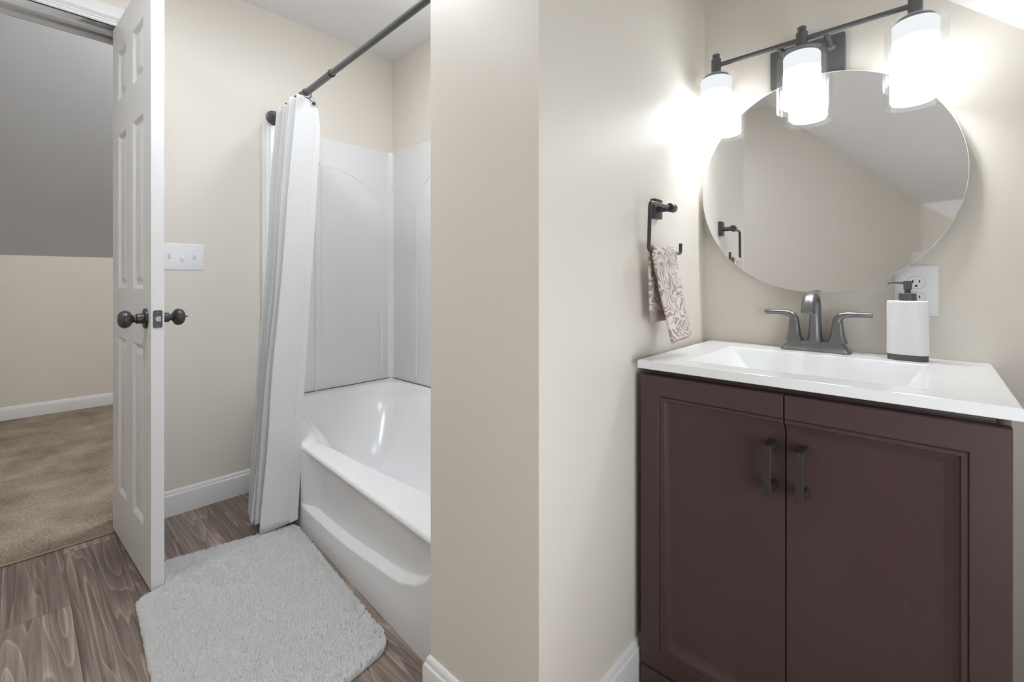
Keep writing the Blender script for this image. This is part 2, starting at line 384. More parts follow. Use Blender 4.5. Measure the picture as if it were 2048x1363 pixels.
# knee wall; the ceiling paint comes down over its top in a slanting line
WY0, WY1, WZ0, WZ1 = .05, .86, .30, 1.16      # unseen window added to the knee wall beside the camera for side light
mb = MB(); ks = [(kneeX(y), y) for y in sorted(set(np.round(np.linspace(YF, YB, 25), 4)) | {WY0, WY1})]
pline = lambda y: max(.9, slope(kneeX(YF))-.28*(y-YF))
for (xa, ya), (xb, yb) in zip(ks, ks[1:]):
    za, zb = min(pline(ya), slope(xa)), min(pline(yb), slope(xb))
    cuts = [(0, WZ0, 0, WZ0), (WZ1, za, WZ1, zb)] if WY0-1e-6 < ya and yb < WY1+1e-6 else [(0, za, 0, zb)]
    for a0, a1, b0, b1 in cuts: mb.add([(xa, ya, a0), (xb, yb, b0), (xb, yb, b1), (xa, ya, a1)], [(0, 1, 2, 3)], 0)
    if slope(xa)-za > 1e-5 or slope(xb)-zb > 1e-5: mb.add([(xa, ya, za), (xb, yb, zb), (xb, yb, slope(xb)), (xa, ya, slope(xa))], [(0, 1, 2, 3)], 1)
struct(mb, 'wall_right', [M['beige'], M['ceil']], normals=False)
struct(MB().box((XL, YF, ZC), (XS+.02, YB, ZC+.05)), 'ceiling', M['ceil'])
mb = MB(); d = .05
mb.add([(XS, YF, ZC), (.58, YF, slope(.58)), (.58, YB, slope(.58)), (XS, YB, ZC), (XS, YF, ZC+d), (.58, YF, slope(.58)+d), (.58, YB, slope(.58)+d), (XS, YB, ZC+d)],
       [(0,3,2,1),(4,5,6,7),(0,1,5,4),(1,2,6,5),(2,3,7,6),(3,0,4,7)])
struct(mb, 'ceiling_slope', M['ceil'])
# added knee-wall window, there to let in side light: frame and casing, glass, sill
WD = Vector((kneeX(WY1)-kneeX(WY0), WY1-WY0, 0)).normalized(); WN = Vector((-WD.y, WD.x, 0)); WO = Vector((kneeX(WY0), WY0, 0)); WL = (WY1-WY0)/WD.y
WM = Matrix(((WD.x, WN.x, 0, WO.x), (WD.y, WN.y, 0, WO.y), (0, 0, 1, 0), (0, 0, 0, 1)))    # x along the wall, y into the room
win = bpy.data.objects.new('added_window_1', None); COL.objects.link(win); win.location = WO; WINV['added_window_1'] = Matrix.Translation(WO).inverted(); win['kind'] = 'structure'
mb = MB()
for lo, hi in (((-.06, 0, WZ0-.06), (0, .016, WZ1+.06)), ((WL, 0, WZ0-.06), (WL+.06, .016, WZ1+.06)), ((0, 0, WZ1), (WL, .016, WZ1+.06)), ((0, 0, WZ0-.06), (WL, .016, WZ0)),
               ((0, -.07, WZ0), (.03, 0, WZ1)), ((WL-.03, -.07, WZ0), (WL, 0, WZ1)), ((.03, -.07, WZ1-.03), (WL-.03, 0, WZ1)), ((.03, -.07, WZ0), (WL-.03, 0, WZ0+.03)), ((WL/2-.012, -.06, WZ0+.03), (WL/2+.012, -.03, WZ1-.03))): mb.box(lo, hi, 0, WM)
mb.build('added_window_frame', M['trim'], win)
MB().box((.03, -.048, WZ0+.03), (WL-.03, -.044, WZ1-.03), 0, WM).build('pane', M['glass'], win)
ld = bpy.data.lights.new('added_window_portal', 'AREA'); ld.shape = 'RECTANGLE'; ld.size = WL; ld.size_y = WZ1-WZ0; ld.cycles.is_portal = True
lo_ = bpy.data.objects.new('added_window_portal', ld); COL.objects.link(lo_)
lo_.matrix_world = Matrix.Translation(WM @ Vector((WL/2, -.08, (WZ0+WZ1)/2))) @ Matrix(((WD.x, 0, -WN.x, 0), (WD.y, 0, -WN.y, 0), (0, 1, 0, 0), (0, 0, 0, 1)))
# carpeted room beyond the door
ZK = 1.203
struct(MB().box((XH-.1, -2.4, 0), (XH, 3.0, ZK)), 'wall_hall', M['beige'])
ZHC = 3.14; xs = XH+(ZHC-ZK)/1.0      # that room's slope runs up to a higher flat ceiling
mb = MB(); mb.add([(XH-.1, -2.4, ZK-.1), (xs, -2.4, ZHC), (xs, 3.0, ZHC), (XH-.1, 3.0, ZK-.1), (XH-.1, -2.4, ZK-.04), (xs, -2.4, ZHC+.06), (xs, 3.0, ZHC+.06), (XH-.1, 3.0, ZK-.04)],
       [(0,3,2,1),(4,5,6,7),(0,1,5,4),(1,2,6,5),(2,3,7,6),(3,0,4,7)])
struct(mb, 'ceiling_hall_slope', M['hallceil'])
struct(MB().box((xs, -2.4, ZHC), (XL-.13, 3.0, ZHC+.05)), 'ceiling_hall', M['hallceil'])
struct(MB().box((XH-.1, -2.5, 0), (XL-.13, -2.4, ZHC)), 'wall_hall_left', M['beige'])
struct(MB().box((XH-.1, 3.0, 0), (XL-.13, 3.1, ZHC)), 'wall_hall_right', M['beige'])
struct(MB().box((XL-.13, -2.5, 0), (XL-.03, YF-.1, ZC)).box((XL-.13, YB+.1, 0), (XL-.03, 3.1, ZC)).box((XL-.13, -2.5, ZC), (XL-.03, 3.1, ZHC)), 'wall_hall_near', M['beige'])

# baseboards: profile of (distance from the wall, height) swept along a run on the floor
BP = [(0, 0), (.014, 0), (.014, .082), (.0125, .088), (.009, .092), (.0085, .098), (.006, .104), (.002, .108), (0, .108)]
def run(path, prof, name, m='trim', z=0):
    P = [Vector((x, y, 0)) for x, y in path]; rings = []      # the wall is on the right of the run
    for i, p in enumerate(P):
        d0 = (P[i]-P[i-1]).normalized() if i else (P[1]-P[0]).normalized()
        d1 = (P[i+1]-P[i]).normalized() if i < len(P)-1 else d0
        n0 = Vector((-d0.y, d0.x, 0)); n1 = Vector((-d1.y, d1.x, 0)); n = (n0+n1).normalized(); k = 1/max(.3, n.dot(n0))
        rings.append([p+n*k*a+Vector((0, 0, z+b)) for a, b in prof])
    return struct(MB().loft(rings), name, M[m], smooth=25)
run([(XL, .80), (XL, DY1+.082)], BP, 'baseboard_left')
run([(XP1, YB), (XP1, YP), (XP0, YP), (XP0, YP+.045)], BP, 'baseboard_partition')
run([(XH, 2.9), (XH, -2.3)], [(a, b*.87+.006) for a, b in BP], 'baseboard_hall')

# door casing, jamb and stop
CP = [(0, 0), (.0, .004), (.004, .008), (.006, .016), (.0085, .018), (.0085, .022), (.011, .026), (.016, .034), (.017, .050), (.017, .078), (.014, .080), (0, .080)]
def casing(name):
    mb = MB(); rings = []
    # (dy, dz) of the opening edge: up the hinge side, across the head, down the other side
    for y, z, ny, nz in ((DY1, 0, 1, 0), (DY1, DZ, 1, 1), (DY0, DZ, -1, 1), (DY0, 0, -1, 0)):
        rings.append([Vector((XL+a, y+ny*b, z+nz*b)) for a, b in CP])
    return struct(mb.loft(rings), name, M['trim'], smooth=20)
casing('trim_1')
JX0, JX1 = XL-.135, XL
mb = MB()
mb.box((JX0, DY1, 0), (JX1, DY1+.012, DZ)).box((JX0, DY0-.012, 0), (JX1, DY0, DZ)).box((JX0, DY0-.012, DZ), (JX1, DY1+.012, DZ+.012))
mb.box((XL-.08, DY1-.011, 0), (XL-.045, DY1, DZ)).box((XL-.08, DY0, 0), (XL-.045, DY0+.011, DZ)).box((XL-.08, DY0, DZ-.011), (XL-.045, DY1, DZ))
struct(mb, 'trim_2', M['trim'], bevel=.001)
struct(MB().box((XL-.135-.016, DY0-.08, DZ-.018), (XL-.135, DY1+.08, DZ+.06)), 'trim_3', M['trim'], bevel=.003)
struct(MB().tube([(XL-.004, -.36, .003), (XL-.004, .27, .003)], 1, n=10, flat=[(.004, .009)]*2, up=(0, 0, 1)), 'trim_4', M['brass'])

# ------------------------------------------------------------------ door, standing open edge-on
HINGE = Vector((-2.455, .2605, 0)); DA = math.radians(2.9); DM = Matrix.Translation(HINGE) @ Matrix.Rotation(DA, 4, 'Z')
DW, DT, DB, DTOP = .595, .035, .012, 2.036
door = bpy.data.objects.new('door_1', None); COL.objects.link(door); door.location = HINGE; WINV['door_1'] = Matrix.Translation(HINGE).inverted()
door['kind'] = 'structure'; tag(door, 'white six-panel door standing open between the carpeted room and the tub', 'door')
def panel_rects():
    for x0, x1 in ((.101, .238), (.342, .494)):
        for z0, z1 in ((.192, .800), (.990, 1.588), (1.722, 1.914)): yield x0, x1, z0, z1
mb = MB()
def door_face(y, sgn):
    xs = sorted({0, DW} | {v for r in panel_rects() for v in r[:2]}); zs = sorted({DB, DTOP} | {v for r in panel_rects() for v in r[2:]})
    rects = set((r[0], r[2]) for r in panel_rects())
    for xa, xb in zip(xs, xs[1:]):
        for za, zb in zip(zs, zs[1:]):
            if (xa, za) in rects:
                prev = None
                for ins, dep in ((0, 0), (.004, .0015), (.014, .0095), (.022, .0095), (.040, .003), (.044, .0025)):
                    r = [DM @ Vector(p) for p in ((xa+ins, y+sgn*dep, za+ins), (xb-ins, y+sgn*dep, za+ins), (xb-ins, y+sgn*dep, zb-ins), (xa+ins, y+sgn*dep, zb-ins))]
                    if prev: mb.loft([prev, r], True, False, False)
                    prev = r
                mb.add(prev, [(0, 1, 2, 3)])
            else:
                mb.add([DM @ Vector(p) for p in ((xa, y, za), (xb, y, za), (xb, y, zb), (xa, y, zb))], [(0, 1, 2, 3)])
door_face(0, 1); door_face(DT, -1)
c = [DM @ Vector(p) for p in ((0,0,DB),(DW,0,DB),(DW,DT,DB),(0,DT,DB),(0,0,DTOP),(DW,0,DTOP),(DW,DT,DTOP),(0,DT,DTOP))]
mb.add(c, [(0,3,2,1),(4,5,6,7),(1,2,6,5),(3,0,4,7)])
mb.build('door_panel', M['door'], door, smooth=12)
KZ, KS = .893, DW-.062
for sgn, y in ((-1, 0), (1, DT)):
    ax = DM.to_3x3() @ Vector((0, sgn, 0)); o = DM @ Vector((KS, y, KZ))
    kn = MB().lathe([(.0, .026), (.0115, .026), (.0115, .034), (.016, .038), (.0245, .043), (.0285, .050), (.0290, .056), (.0270, .063), (.0210, .069), (.0120, .0725), (0, .0735)], o, ax, 36, cap0=False, cap1=False).build('door_knob', M['bronze'], door, smooth=40)
    MB().lathe([(.0335, 0), (.0335, .003), (.031, .0065), (.018, .009), (.0165, .012), (.0165, .026), (.013, .028), (0, .028)], o, ax, 36, cap1=False).build('rosette', M['bronze'], kn, smooth=40)
    if sgn > 0: MB().lathe([(.003, .072), (.0032, .076), (.0018, .079), (.0005, .085)], o, ax, 12).build('turn_button', M['black'], kn)
lp = MB(); lp.loft([[DM @ Vector((DW+e, DT/2+x, KZ+z)) for x, z in [(p.x, p.y) for p in rrect(0, 0, .0125, .0285, .004, 0)]] for e in (0, .0018)])
lp = lp.build('latch_plate', M['bronze'], door)
MB().loft([[DM @ Vector((DW+e, DT/2+a*s, KZ+b*s)) for a, b in ((-.008, 0), (-.006, .006), (0, .009), (.008, .009), (.008, -.009), (0, -.009), (-.006, -.006))] for e, s in ((.0018, 1), (.006, .9))]).build('latch_bolt', M['chrome'], lp)
for z in (KZ+.0215, KZ-.0215): MB().lathe([(.0032, 0), (.0032, .0006), (.0012, .0007)], DM @ Vector((DW+.0018, DT/2, z)), DM.to_3x3() @ Vector((1, 0, 0)), 14).build('screw', M['rodmetal'], lp)

# ------------------------------------------------------------------ light switch plate behind the door
sw = thing('light_switch_plate', 'white three-gang light switch plate on the beige wall behind the open door', 'light switch', (XL, .487, 1.123))
SY0, SY1, SZ0, SZ1 = .406, .5685, 1.0655, 1.181
def plate(x, y0, y1, z0, z1, t=.005, ins=.006):
    return MB().loft([[Vector((x, a, b)) for a, b in ((y0, z0), (y1, z0), (y1, z1), (y0, z1))], [Vector((x+t*.5, a, b)) for a, b in ((y0, z0), (y1, z0), (y1, z1), (y0, z1))],
                      [Vector((x+t, a, b)) for a, b in ((y0+ins, z0+ins), (y1-ins, z0+ins), (y1-ins, z1-ins), (y0+ins, z1-ins))]])
plate(XL, SY0, SY1, SZ0, SZ1).build('cover_plate', M['plastic'], sw, bevel=.0008)
for k, up in ((-1, 1), (0, -1), (1, 1)):
    y = (SY0+SY1)/2+k*.046; z = (SZ0+SZ1)/2
    tg = MB().loft([[Vector((XL+.0045, y+a*.0052, z+b*.0118)) for a, b in ((-1,-1),(1,-1),(1,1),(-1,1))], [Vector((XL+.0055, y+a*.0046, z+b*.011)) for a, b in ((-1,-1),(1,-1),(1,1),(-1,1))],
                    [Vector((XL+.014, y+a*.0038, z+up*.0085+b*.0042)) for a, b in ((-1,-1),(1,-1),(1,1),(-1,1))]]).build('toggle', M['plastic'], sw, bevel=.0006)
    MB().loft([[Vector((XL+.0052, y+a*.0062, z+b*.0132)) for a, b in ((-1,-1),(1,-1),(1,1),(-1,1))], [Vector((XL+.0054, y+a*.0062, z+b*.0132)) for a, b in ((-1,-1),(1,-1),(1,1),(-1,1))]]).build('slot', M['darkgrey'] if False else M['trim'], tg)
    for zz in (z+.030, z-.030): MB().lathe([(.003, 0), (.003, .0012), (.0018, .0016)], (XL+.005, y, zz), (1, 0, 0), 12).build('screw', M['plastic'], sw)

# ------------------------------------------------------------------ bathtub: a moulded shell, front apron slightly out of square
yap = lambda x: .82+(x-XL)/1.533*(-.092)
TX0, TX1 = XL+.004, XP0-.002
rimz = lambda x, y: .342+.085*max(sstep(1.15, 1.48, y), sstep(-1.905, -2.10, x))
front = lambda x: max(yap(x)+.06, .872+.045*(x-XL)/1.533)      # front edge of the basin; the rim widens to the right
def tub_z(x, y):
    yf = yap(x); zr = rimz(x, y)
    # distance inside the basin outline (negative outside)
    ds = (y-front(x), (YB-.060)-y, x-(TX0+.10), (TX1-.06)-x); k = 13
    d = -math.log(sum(math.exp(-k*v) for v in ds))/k+.025          # rounded corners between the four sides
    s = sstep(-.012, .025, d)*.10+sstep(.004, .26, d)*.90
    z = zr-s*(zr-.085)
    e = y-yf                                    # rounded front edge of the rim
    if e < .014: z -= .014-math.sqrt(max(0, .014**2-(.014-e)**2))
    return z
us = list(np.unique(np.round(np.concatenate([np.linspace(TX0, TX1, 110), np.linspace(-2.0, -1.86, 24)]), 5)))
vs = [0, .001, .003, .006, .010, .014, .03, .05, .07]+list(np.linspace(.078, .26, 34))+list(np.linspace(.275, .62, 22))+list(np.linspace(.63, .735, 26))
vmax = lambda x: YB-.004-yap(x)
tub = MB()
tub.grid(lambda u, v: (u, yap(u)+v/.735*vmax(u) if v > .10 else yap(u)+v, tub_z(u, yap(u)+(v/.735*vmax(u) if v > .10 else v))), us, vs)
# apron with the scooped toe recess; its lower lip sweeps up towards the partition
LIP = [(-1.96, .080), (-1.906, .092), (-1.80, .094), (-1.617, .099), (-1.45, .110), (-1.322, .126), (-1.20, .140), (-1.121, .153), (-1.042, .183), (-.992, .217), (-.966, .246), (-.945, .30), (-.940, .36)]
lipz = lambda x: interp(x, LIP)
def apron_depth(x, z):
    dz = z-lipz(x); top = .338-z
    left = x-(-1.905-(.30-z)*.20+.02)
    dx = (-.945-x)
    a = sstep(0, .013, dz)*sstep(-.004, .006, top)*sstep(0, .16, left+ .02)*sstep(0, .03, dx)
    return .032*a
azs = sorted(set([0, .01]+[round(v, 4) for v in np.linspace(.03, .325, 84)]+[.3295, .332, .334, .336, .338]))
def ap(u, z):
    return (u, yap(u)+apron_depth(u, z), min(z, tub_z(u, yap(u))) if z < .3375 else tub_z(u, yap(u)))
def apz(u, z):
    top = tub_z(u, yap(u)); return (u, yap(u)+apron_depth(u, z), z*(1 if z < .30 else 1)+((top-.328)*sstep(.28, .338, z) if top > .345 else (min(z, .328)-z)))
us2 = list(np.unique(np.round(np.concatenate([np.linspace(TX0, TX1, 150), np.linspace(-1.10, -.93, 40)]), 5)))
tub.grid(apz, us2, azs)
tub.add([(TX0, yap(TX0), 0), (TX1, yap(TX1), 0), (TX1, YB-.004, 0), (TX0, YB-.004, 0), (TX1, YB-.004, .42), (TX0, YB-.004, .42)], [(3, 2, 1, 0), (3, 2, 4, 5)])
tubo = tub.build('bathtub', M['acrylic'], smooth=50)
tag(tubo, 'white bathtub with a scooped front apron between the switch wall and the partition', 'bathtub')

# tub surround: three moulded wall panels
su = thing('tub_surround', 'glossy white moulded surround panels on the walls around the bathtub', 'shower surround', (-1.66, YB, .43))
ST = 1.793
def yz_panel(x0, x1, pts): 
    n = len(pts); mb = MB(); mb.add([(x0, y, z) for y, z in pts]+[(x1, y, z) for y, z in pts], [tuple(range(n-1, -1, -1)), tuple(range(n, 2*n))]+[(i, (i+1) % n, n+(i+1) % n, n+i) for i in range(n)]); return mb
pl = yz_panel(XL+.001, XL+.010, [(.808, .37), (1.0, .405), (YB-.002, .420), (YB-.002, ST), (1.118, ST-.003), (1.10, ST+.006), (1.085, ST+.03), (1.065, ST+.05), (1.03, ST+.056), (.95, ST+.035), (.86, ST-.002), (.808, ST-.010)]).build('side_panel', M['acrylic'], su, bevel=.002)
for y, r in ((.818, .009), (.846, .004), (1.075, .006), (1.108, .003)):
    MB().tube([(XL+.009, y, .43), (XL+.009, y, ST-.006)], r, n=12).build('ridge', M['acrylic'], pl, smooth=60)
AL = [(1.098, 1.643), (1.1117, 1.643), (1.1946, 1.640), (1.2802, 1.6175), (1.3543, 1.579), (1.4087, 1.535), (1.452, 1.475), (1.472, 1.40), (1.478, 1.30), (1.478, .9), (1.478, .47)]
MB().tube(fillet([(XL+.008, y, z) for y, z in AL], .02, 3), 1, n=12, flat=[(.0035, .011)]*(2+(len(AL)-2)*4), up=(1, 0, 0)).build('arch_moulding', M['acrylic'], pl, smooth=60)
pb = MB().box((XL+.010, YB-.011, .428), (TX1, YB-.001, ST)).build('back_panel', M['acrylic'], su, bevel=.002)
AB = [(-1.80, 1.655), (-1.95, 1.632), (-2.0374, 1.597), (-2.0923, 1.5625), (-2.128, 1.53), (-2.150, 1.49), (-2.165, 1.42), (-2.17, 1.30), (-2.17, .9), (-2.17, .47)]
AB = [(-3.32-x, z) for x, z in reversed(AB[1:])]+[(-1.66, 1.664)]+AB[1:]
AB.reverse()
MB().tube(fillet([(x, YB-.009, z) for x, z in AB], .02, 3), 1, n=12, flat=[(.0035, .011)]*(2+(len(AB)-2)*4), up=(0, 1, 0)).build('arch_moulding', M['acrylic'], pb, smooth=60)
MB().box((XP0-.011, .745, .42), (XP0-.001, YB-.012, ST)).build('side_panel', M['acrylic'], su, bevel=.002)
MB().tube([(XL+.0115, .90, .4285), (XL+.0115, YB-.013, .4285), (TX1-.02, YB-.013, .4285)], .0022, n=8).build('seam', M['darkgrey'], su)
# rounded inside corner with its seam
cr = [Vector((XL+.010+.028-.028*math.cos(a), YB-.011-.028+.028*math.sin(a), 0)) for a in np.linspace(0, PI/2, 10)]
MB().loft([[p+Vector((0, 0, z)) for p in cr]+[Vector((XL+.010, YB-.011, z))] for z in (.428, ST-.001)]).build('corner_panel', M['acrylic'], su)

# ------------------------------------------------------------------ curtain rod and curtain
RA, RB = Vector((XL, .866, 1.833)), Vector((XP0, .792, 1.829)); RD = (RB-RA).normalized(); RJ = 1.02
rod = thing('shower_curtain_rod', 'dark grey tension rod spanning the tub above the white curtain', 'curtain rod', RA)
rjx = RA+RD*.70
MB().tube([RA+RD*.02, rjx], .0135, n=24).build('outer_tube', M['rodmetal'], rod, smooth=60)
MB().tube([rjx-RD*.01, RB-RD*.02], .0112, n=24).build('inner_tube', M['rodmetal'], rod, smooth=60)
MB().lathe([(.0145, 0), (.0150, .002), (.0150, .007), (.0125, .009)], rjx-RD*.004, RD, 24).build('collar', M['black'], rod)
for p, d in ((RA, RD), (RB, -RD)):
    MB().lathe([(.034, 0), (.035, .004), (.034, .009), (.028, .012), (.027, .020), (.024, .030), (.017, .036), (.016, .044), (0, .044)], p, d, 32, cap1=False).build('end_flange', M['rodmetal'], rod, smooth=35)

curt = thing('shower_curtain', 'white waffle-weave shower curtain bunched at the wall end of the rod', 'shower curtain', (-2.05, .80, .03))
FT = [(-2.200, .800), (-2.146, .806), (-2.083, .8015), (-2.037, .794), (-1.984, .801)]   # front folds at the top
FB = [(-2.085, .645), (-2.050, .638), (-2.012, .634), (-1.975, .636), (-1.932, .640)]     # and at the hem
BT = [(-2.225, .885), (-2.172, .893), (-2.113, .893), (-2.060, .893), (-2.010, .893), (-1.978, .886)]
BB = [(-2.10, .750), (-2.066, .755), (-2.030, .757), (-1.992, .760), (-1.955, .765), (-1.912, .774)]
def zig(F, B): 
    out = [B[0]]
    for f, b in zip(F, B[1:]): out += [f, b]
    return out
ZT, ZB = zig(FT, BT), zig(FB, BB); ZTOP, ZBOT = 1.812, .040
def curtain_pt(u, z):        # u 0..10 along the folds
    t = (ZTOP-z)/(ZTOP-ZBOT); i = min(int(u), 9); f = u-i
    e = f*f*(3-2*f); e = lerp(f, e, .75)
    (x0, y0), (x1, y1) = ZT[i], ZT[i+1]; (a0, b0), (a1, b1) = ZB[i], ZB[i+1]
    flare = .018*sstep(1.816, 1.66, z)*(1-sstep(1.66, .3, z))
    yt = lerp(y0, y1, e); yb = lerp(b0, b1, e); back = (yt-.80)/.09
    x = lerp(lerp(x0, x1, f), lerp(a0, a1, f), t); y = lerp(yt, yb, t)+flare*back
    w = mnoise.noise(Vector((u*.9, z*2.2, 3)))*.010*min(1, t*4+.1)
    w2 = mnoise.noise(Vector((u*1.7+9, z*1.1, 7)))*.008*min(1, t*4)
    zz = z
    if z > 1.80: zz = z - .010*(1-abs(2*((u % 2)/2)-1))*0
    return (x+w2*.6, y+w*(.5 if back > .8 else 1), zz - t*.012*(1-e if i % 2 else e)*0 + (.012*math.sin(u*1.9) if z <= ZBOT+1e-6 else 0))
cu = list(np.linspace(0, 10, 181)); cz = list(np.linspace(ZTOP, ZBOT, 120))
mb = MB().grid(curtain_pt, cu, cz); me = mb.mesh('cloth')
uvl = me.uv_layers.new(name='UVMap'); nu = len(cu)
for lp_ in me.loops:
    j, i = divmod(lp_.vertex_index, nu); uvl.data[lp_.index].uv = (cu[i]*.105, cz[j])
for p in me.polygons: p.use_smooth = True
cl = link('cloth', me, M['curtain'], curt)
so = cl.modifiers.new('thickness', 'SOLIDIFY'); so.thickness = .0022; so.offset = 0
# hem along the open edge and the foot
hm = MB(); R_ = []
for z in cz: 
    a = Vector(curtain_pt(10, z)); b = Vector(curtain_pt(9.72, z)); n = (a-b).normalized(); w = Vector((n.y, -n.x, 0))*.0026
    R_.append([a+w+n*.001, b+w, b-w, a-w+n*.001])
hm.loft(R_).build('side_hem', M['curtain'], curt, smooth=60)
def rod_at(x): return RA+RD*((x-RA.x)/RD.x)
for k, x in enumerate((-2.205, -2.150, -2.090, -2.040, -2.000, -1.985)):
    c = rod_at(x); pts = []
    rng_r = .0185
    for a in np.linspace(0, 2*PI, 29): pts.append(c+Vector((.006*math.sin(a+k), rng_r*math.sin(a), -.006+(.021)*math.cos(a))))
    rg = MB().tube(pts, .0020, n=8).build('curtain_ring', M['bronze'], curt, smooth=60)
    tip = Vector((x+.014, c.y+(.012 if k == 5 else .0), ZTOP-.022))
    MB().tube([c+Vector((.004, .010, -.024)), c+Vector((.012, .006, -.030)), tip], .0017, n=8).build('hook', M['bronze'], rg)
    if k >= 4: MB().lathe([(0, -.0075), (.004, -.0065), (.0072, -.002), (.0075, 0), (.0072, .002), (.004, .0065), (0, .0075)], (curtain_pt(9.5, ZTOP-.026)[0]+(.010 if k == 5 else -.02), .868, ZTOP-.026), (1, 0, 0), 18, cap0=False, cap1=False).build('bead', M['bronze'], rg, smooth=60)

# ------------------------------------------------------------------ bath rug
rug = thing('bath_rug', 'fluffy white bath rug on the wood floor in front of the tub', 'rug', (-1.45, .5, 0))
OUT = [(-1.03, .205), (-1.105, .700), (-1.92, .772), (-2.012, .326), (-1.848, .334), (-1.832, .248)]
def rounded(poly, r):
    out = []
    for i, p in enumerate(poly):
        P0, P, P1 = (Vector(poly[i-1]+(0,)), Vector(p+(0,)), Vector(poly[(i+1) % len(poly)]+(0,)))
        a = (P0-P); b = (P1-P); rr = min(r, a.length*.4, b.length*.4); a.normalize(); b.normalize()
        for k in range(6):
            t = k/5; q = (P+a*rr)*(1-t)**2+P*2*t*(1-t)+(P+b*rr)*t*t; out.append((q.x, q.y))
    return out
RP = rounded(OUT, .045)
MB().prism(RP, .0005, .008).build('backing', M['rug'], rug)
def inside(x, y):
    c = False; j = len(RP)-1
    for i in range(len(RP)):
        xi, yi = RP[i]; xj, yj = RP[j]
        if (yi > y) != (yj > y) and x < (xj-xi)*(y-yi)/(yj-yi)+xi: c = not c
        j = i
    return c
def pile(n):
    V = []; Fc = []; xs_, ys_ = rng.uniform(-2.03, -1.01, n), rng.uniform(.19, .79, n)
    for x, y in zip(xs_, ys_):
        if not inside(x, y): continue
        cl_ = mnoise.noise(Vector((x*40, y*40, 0))); a = cl_*PI*2+rng.uniform(-1.8, 1.8); lean = rng.uniform(.001, .006); h = .0190+.0016*mnoise.noise(Vector((x*60, y*60, 4)))+rng.uniform(-.002, .002)
        w = rng.uniform(.0016, .0030); b = rng.uniform(0, PI); dx, dy = math.cos(b)*w, math.sin(b)*w; lx, ly = math.cos(a)*lean, math.sin(a)*lean
        # towards the door the pile is pushed up its side
        k = len(V)
        V += [(x-dx, y-dy, .006), (x+dx, y+dy, .006), (x+dx*.9+lx*.5, y+dy*.9+ly*.5, .006+h*.65), (x-dx*.9+lx*.5, y-dy*.9+ly*.5, .006+h*.65), (x+lx, y+ly, .006+h)]
        Fc += [(k, k+1, k+2, k+3), (k+3, k+2, k+4)]
    me = bpy.data.meshes.new('pile'); me.from_pydata(V, [], Fc); me.update(); return me
pl_ = link('pile', pile(190000), M['rug'], rug); pl_['kind'] = 'stuff'

# ------------------------------------------------------------------ vanity cabinet
CX0, CX1, CF = -.5365, .0935, 1.0555
van = thing('vanity_cabinet', 'dark espresso two-door bathroom vanity cabinet under the white sink top', 'cabinet', ((CX0+CX1)/2, 1.3, 0))
bd = MB()
for lo, hi in (((CX0, CF+.0195, .064), (CX0+.016, YB-.002, .803)), ((CX1-.016, CF+.0195, .064), (CX1, YB-.002, .803)), ((CX0+.016, CF+.0195, .064), (CX1-.016, YB-.002, .080)),
               ((CX0+.016, YB-.012, .080), (CX1-.016, YB-.002, .803)), ((CX0+.016, CF+.0195, .755), (CX1-.016, CF+.036, .803))): bd.box(lo, hi)
bd.build('body', M['espresso'], van, bevel=.0015)
MB().box((CX0, CF+.001, 0), (CX1, CF+.03, .0625)).box((CX0, CF+.03, 0), (CX0+.018, YB-.002, .0635)).box((CX1-.018, CF+.03, 0), (CX1, YB-.002, .0635)).build('plinth', M['espresso'], van, bevel=.001)
CM = (CX0+CX1)/2
for sgn, xo, xi in ((-1, CX0, CM-.0013), (1, CX1, CM+.0013)):
    z0, z1 = .066, .787; mb = MB(); loops = []
    prof = [(0, .0025, 0), (.0025, 0, 1), (.0480, 0, 1), (.0500, .0030, 1), (.0520, .0008, 1), (.0580, .0012, 1), (.0600, .0060, 1), (.0770, .0165, 1), (.0790, .0170, 1)]
    for ins, dep, k in prof:
        y = CF+dep; x = xo-sgn*ins; xin = xi+sgn*(.0015 if ins == 0 else .0025)*0
        loops.append([Vector((xin, y, z1-ins)), Vector((x, y, z1-ins)), Vector((x, y, z0+ins)), Vector((xin, y, z0+ins))])
    for a, b in zip(loops, loops[1:]): mb.loft([a, b], False, False, False)
    mb.add(loops[-1], [(0, 1, 2, 3)])
    o0 = loops[0]; bk = [Vector((p.x, CF+.0188, p.z)) for p in o0]
    mb.loft([o0[:4], bk], False, False, False); mb.add(bk, [(0, 1, 2, 3)])
    # inner edge follows the section of the moulding
    edge = [l[0] for l in loops]+[l[3] for l in reversed(loops)]
    mb.add(edge+[bk[3], bk[0]], [tuple(range(len(edge)+2))])
    dr = mb.build('cabinet_door', M['espresso'], van, smooth=25)
    hx = CM+(-.0235 if sgn < 0 else .0325); hz = .6355
    hd = MB().loft([[Vector((hx+p.x, CF-.026-e, hz+p.y)) for p in rrect(0, 0, .0072-s, .0505-s, .0012, 0, 3)] for e, s in ((0, .0008), (.001, 0), (.0075, 0), (.0085, .0008))]).build('handle', M['espresso_black'], dr, smooth=30)
    for zz, s in ((hz+.0415, 1), (hz-.0415, -1)):
        rings = []
        for y, hx_, hz_ in ((CF+.0170, .0105, .0098), (CF+.006, .0102, .0096), (CF-.004, .0088, .0086), (CF-.016, .0074, .0082), (CF-.0275, .0070, .0080)):
            rings.append([Vector((hx+p.x, y, zz+p.y)) for p in rrect(0, 0, hx_, hz_, .0055, 0, 5)])
        MB().loft(rings).build('post', M['espresso_black'], hd, smooth=40)

